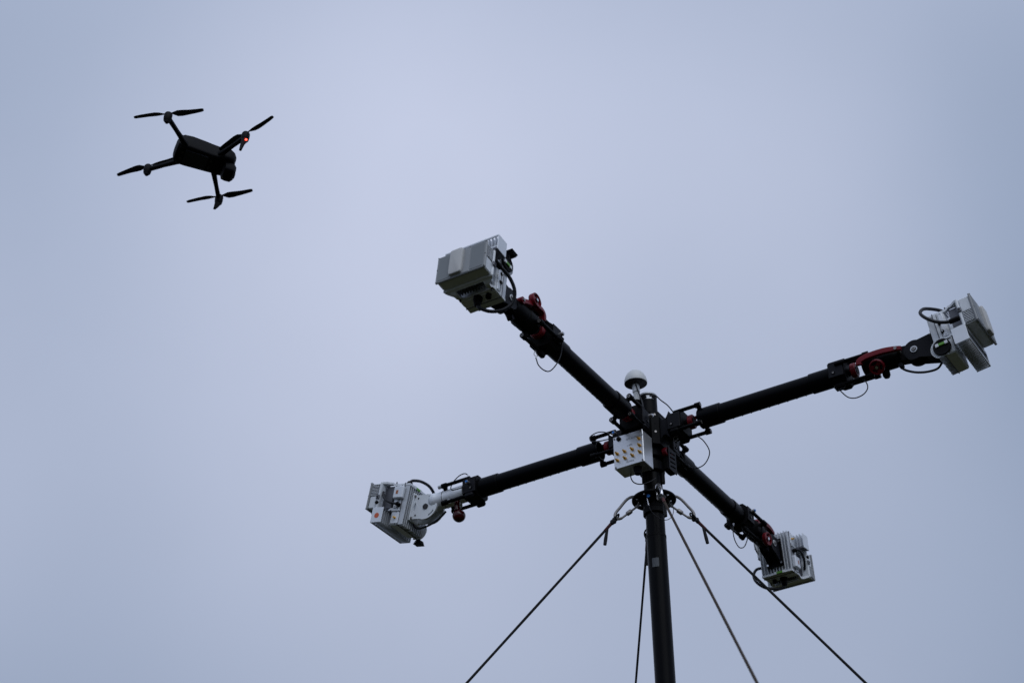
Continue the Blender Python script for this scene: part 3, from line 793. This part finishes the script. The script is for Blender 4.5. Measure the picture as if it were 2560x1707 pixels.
    for x in (-.026, .026):
        for y in (-.040, .040): MB().cyl((x, .0275 + y, -.0110), (x, .0275 + y, -.006), .0042, n=6).build('bolt', 'steel' if k == 'C' else 'chrome', fl)
    rad = .046 if k == 'C' else .033
    yb, yt = .0275 - .043, .0275 + .043
    a1 = math.degrees(math.atan2(yt - ph, -.006 - pz_)); a2 = math.degrees(math.atan2(yb - ph, -.006 - pz_))
    prof = [(-.006, yb), (-.006, yt)] + arc((pz_, ph), rad, a1 + 34, a2 - 34 + 360, 24)
    hl = []
    if k == 'C':
        for a0_, a1_ in ((118, 158), (205, 262)):
            hl.append(arc((pz_, ph), .0395, a0_, a1_, 12) + arc((pz_, ph), .0345, a1_, a0_, 12))
        hl.append([(-.012 + .004 * math.cos(t_), .0275 + .016 * math.sin(t_)) for t_ in [2 * math.pi * i / 16 for i in range(16)]])
    for s in (-1, 1):
        ck = MB().prism(prof, hl, (s * .0205, 0, 0), (0, 0, 1), (0, 1, 0), .007).build('cheek', 'white' if k == 'C' else 'plate', r_)
        c0 = V((s * .0240, ph, pz_))
        if k == 'C':
            MB().lathe([(0, 0), (.0105, 0), (.0100, .003), (0, .0035)], c0, (s, 0, 0), 20).build('bolt_washer', 'dark', ck)
            for y in (yb + .012, yt - .012): MB().cyl((s * .024, y, -.022), (s * .0255, y, -.022), .0028, n=12).build('screw', 'dark', ck)
        else:
            MB().ring(c0, c0 + V((s * .003, 0, 0)), .0112, .0078, 26, .0006).build('bolt_washer', 'fin', ck)
            MB().lathe([(0, 0), (.0060, 0), (.0060, .006), (.0054, .0066), (0, .0066)], c0, (s, 0, 0), 20).build('pivot_bolt', 'steel', ck)
            MB().cyl(c0 + V((s * .0066, 0, 0)), c0 + V((s * .0068, 0, 0)), .0030, n=6).build('bolt_socket', 'dark', ck)
    # loop of cable under the bracket
    if k in 'BC':
        MB().tube([(0, .080, -.004), (0, .096, -.024), (0, .092, -.056), (0, .078, -.088), (0, .058, -.114), (0, .040, -.128)], .0036, 10, smooth=6).build('bracket_cable', 'cable', r_)
    # small finned stub at the far top corner
    if k in 'AC':
        kb_ = MB()
        for i in range(4): kb_.box((.070, .1235 - .0045 * i, .012), (.026, .0032, .032 - .005 * i), .001)
        kb_.box((.066, .108, .014), (.010, .032, .012), .002)
        kb_.build('thumb_screw', 'black', r_)
    if k == 'C':
        MB().cyl((-.0901, .080, .0875), (-.0906, .080, .0875), .0095, n=24).build('sticker', 'orange', blk, label='orange round sticker')
    return r_
for k in 'ABCD': mk_radio(k)

# ---------------------------------------------------------------- drone
DR = Matrix(((0.9124936, -0.4085491, 0.0210478), (0.3914959, 0.8870174, 0.2448082), (-0.1186859, -0.2151458, 0.9693430)))
DT = V((-1.04743235, 5.24755825, 5.86723996))
dr = thing('quadcopter_drone', 'dark grey four-propeller drone flying at upper left with a red light on one leg', 'drone', Matrix.Translation(DT) @ DR.to_4x4())
X, Y, Z = V((1, 0, 0)), V((0, 1, 0)), V((0, 0, 1))
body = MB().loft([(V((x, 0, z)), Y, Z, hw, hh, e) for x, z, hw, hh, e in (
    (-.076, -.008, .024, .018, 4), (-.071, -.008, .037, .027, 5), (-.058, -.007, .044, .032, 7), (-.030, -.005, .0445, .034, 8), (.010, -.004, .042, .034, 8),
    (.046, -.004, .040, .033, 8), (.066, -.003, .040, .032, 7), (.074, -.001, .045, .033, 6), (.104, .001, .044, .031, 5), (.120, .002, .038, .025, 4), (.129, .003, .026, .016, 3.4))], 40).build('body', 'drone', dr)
MB().box((-.002, 0, -.0385), (.078, .058, .004), .0015).build('belly_panel', 'droneb', body)
for x in (-.050, .048):
    for y in (-.014, .014): MB().cyl((x, y, -.0375), (x, y, -.0405), .005, n=14).build('sensor', 'lens', body)
MB().box((-.030, 0, .031), (.078, .056, .014), .005).build('battery', 'drone', body)
MB().box((-.056, -.030, -.034), (.016, .012, .010), .003).build('landing_pad', 'drone', body)
MB().box((-.056, .030, -.034), (.016, .012, .010), .003).build('landing_pad', 'drone', body)
gmb = MB().loft([(V((x, 0, z)), Y, Z, hw, hh, 4.5) for x, z, hw, hh in ((.092, -.042, .018, .014), (.098, -.044, .028, .022), (.112, -.045, .029, .0235), (.128, -.045, .028, .0225), (.136, -.044, .020, .016))], 24).build('gimbal_camera', 'drone', dr)
MB().box((.104, 0, -.026), (.022, .046, .020), .004).build('gimbal_mount', 'drone', gmb)
MB().cyl((.134, .006, -.047), (.139, .006, -.047), .010, n=24).build('lens', 'lens', gmb)
MB().cyl((.100, .012, -.0655), (.100, .012, -.0680), .0022, n=10).build('screw', 'chrome', gmb)  # bright dot added for sky showing through the gimbal gap, not a fastener
mot = {'fr': (.1248, -.145), 'fl': (.1248, .145), 'rr': (-.1352, -.118), 'rl': (-.1352, .118)}
root = {'fr': (.070, -.036, -.016), 'fl': (.070, .036, -.016), 'rr': (-.048, -.038, -.026), 'rl': (-.048, .038, -.022)}
bang = {'fr': 121.5, 'fl': 144.5, 'rr': 149.5, 'rl': 137.5}
def blade(a, sg):
    secs = []
    for r_, ch, tw, sw in ((.006, .004, 20, 0), (.014, .008, 26, 0), (.030, .0205, 24, .002), (.045, .0215, 18, .0025), (.070, .0175, 13, .002), (.095, .0150, 9, .0005), (.112, .0130, 7, -.001), (.1185, .0090, 6, -.0015)):
        rad = V((math.cos(a), math.sin(a), 0)); tan = V((-math.sin(a), math.cos(a), 0))
        t_ = R(tw) * sg; cu = tan * math.cos(t_) + Z * math.sin(t_); cv_ = rad.cross(cu)
        secs.append((rad * r_ + tan * sw, cu, cv_, ch / 2, max(.0006, ch * .05), 2))
    return MB().loft(secs, 12)
for q, (mx, my) in mot.items():
    fr_ = q[0] == 'f'
    p0 = V(root[q]); p1 = V((mx, my, -.020))
    dd = (p1 - p0).normalized(); sd_ = dd.cross(Z).normalized(); uz = sd_.cross(dd)
    arm = MB().loft([(p0.lerp(p1, f), sd_, uz, w, h, 4) for f, w, h in ((0, .0095, .010), (.12, .0085, .0088), (.5, .0068, .0072), (1.0, .0075, .0078))], 16).build('arm', 'drone', dr)
    mo = MB().lathe([(0, -.044), (.008, -.044), (.0125, -.038), (.0140, -.024), (.0140, -.008), (.0125, -.004), (0, -.003)], (mx, my, 0), Z, 24).build('motor', 'drone', dr)
    if fr_:
        lz = -.098 if my < 0 else -.074
        lg = MB().loft([(V((mx + dx, my, z)), X, Y, a_, b_, 3) for z, a_, b_, dx in ((-.022, .0115, .0105, 0), (-.040, .0110, .0090, -.001), (-.060, .0075, .0062, -.005), (lz, .0045, .0042, -.009))], 16).build('leg', 'drone', dr)
        if my < 0: MB().sphere((mx + .002, my - .0090, -.046), .0037, 12).build('leg_light', 'led', lg)
    else:
        MB().lathe([(0, -.050), (.006, -.050), (.009, -.043), (0, -.042)], (mx, my, 0), Z, 16).build('motor_foot', 'drone', mo)
    pr = bpy.data.objects.new('propeller', MB().lathe([(0, -.004), (.006, -.004), (.0075, 0), (.006, .005), (0, .006)], (0, 0, 0), Z, 18).mesh('propeller', M['blade']))
    COL.objects.link(pr); pr.parent = dr; pr.location = (mx, my, 0)
    for j in (0, 1): blade(R(bang[q] + 180 * j), -1 if q in ('rr', 'fl') else 1).build('blade', 'blade', pr, ang=60)
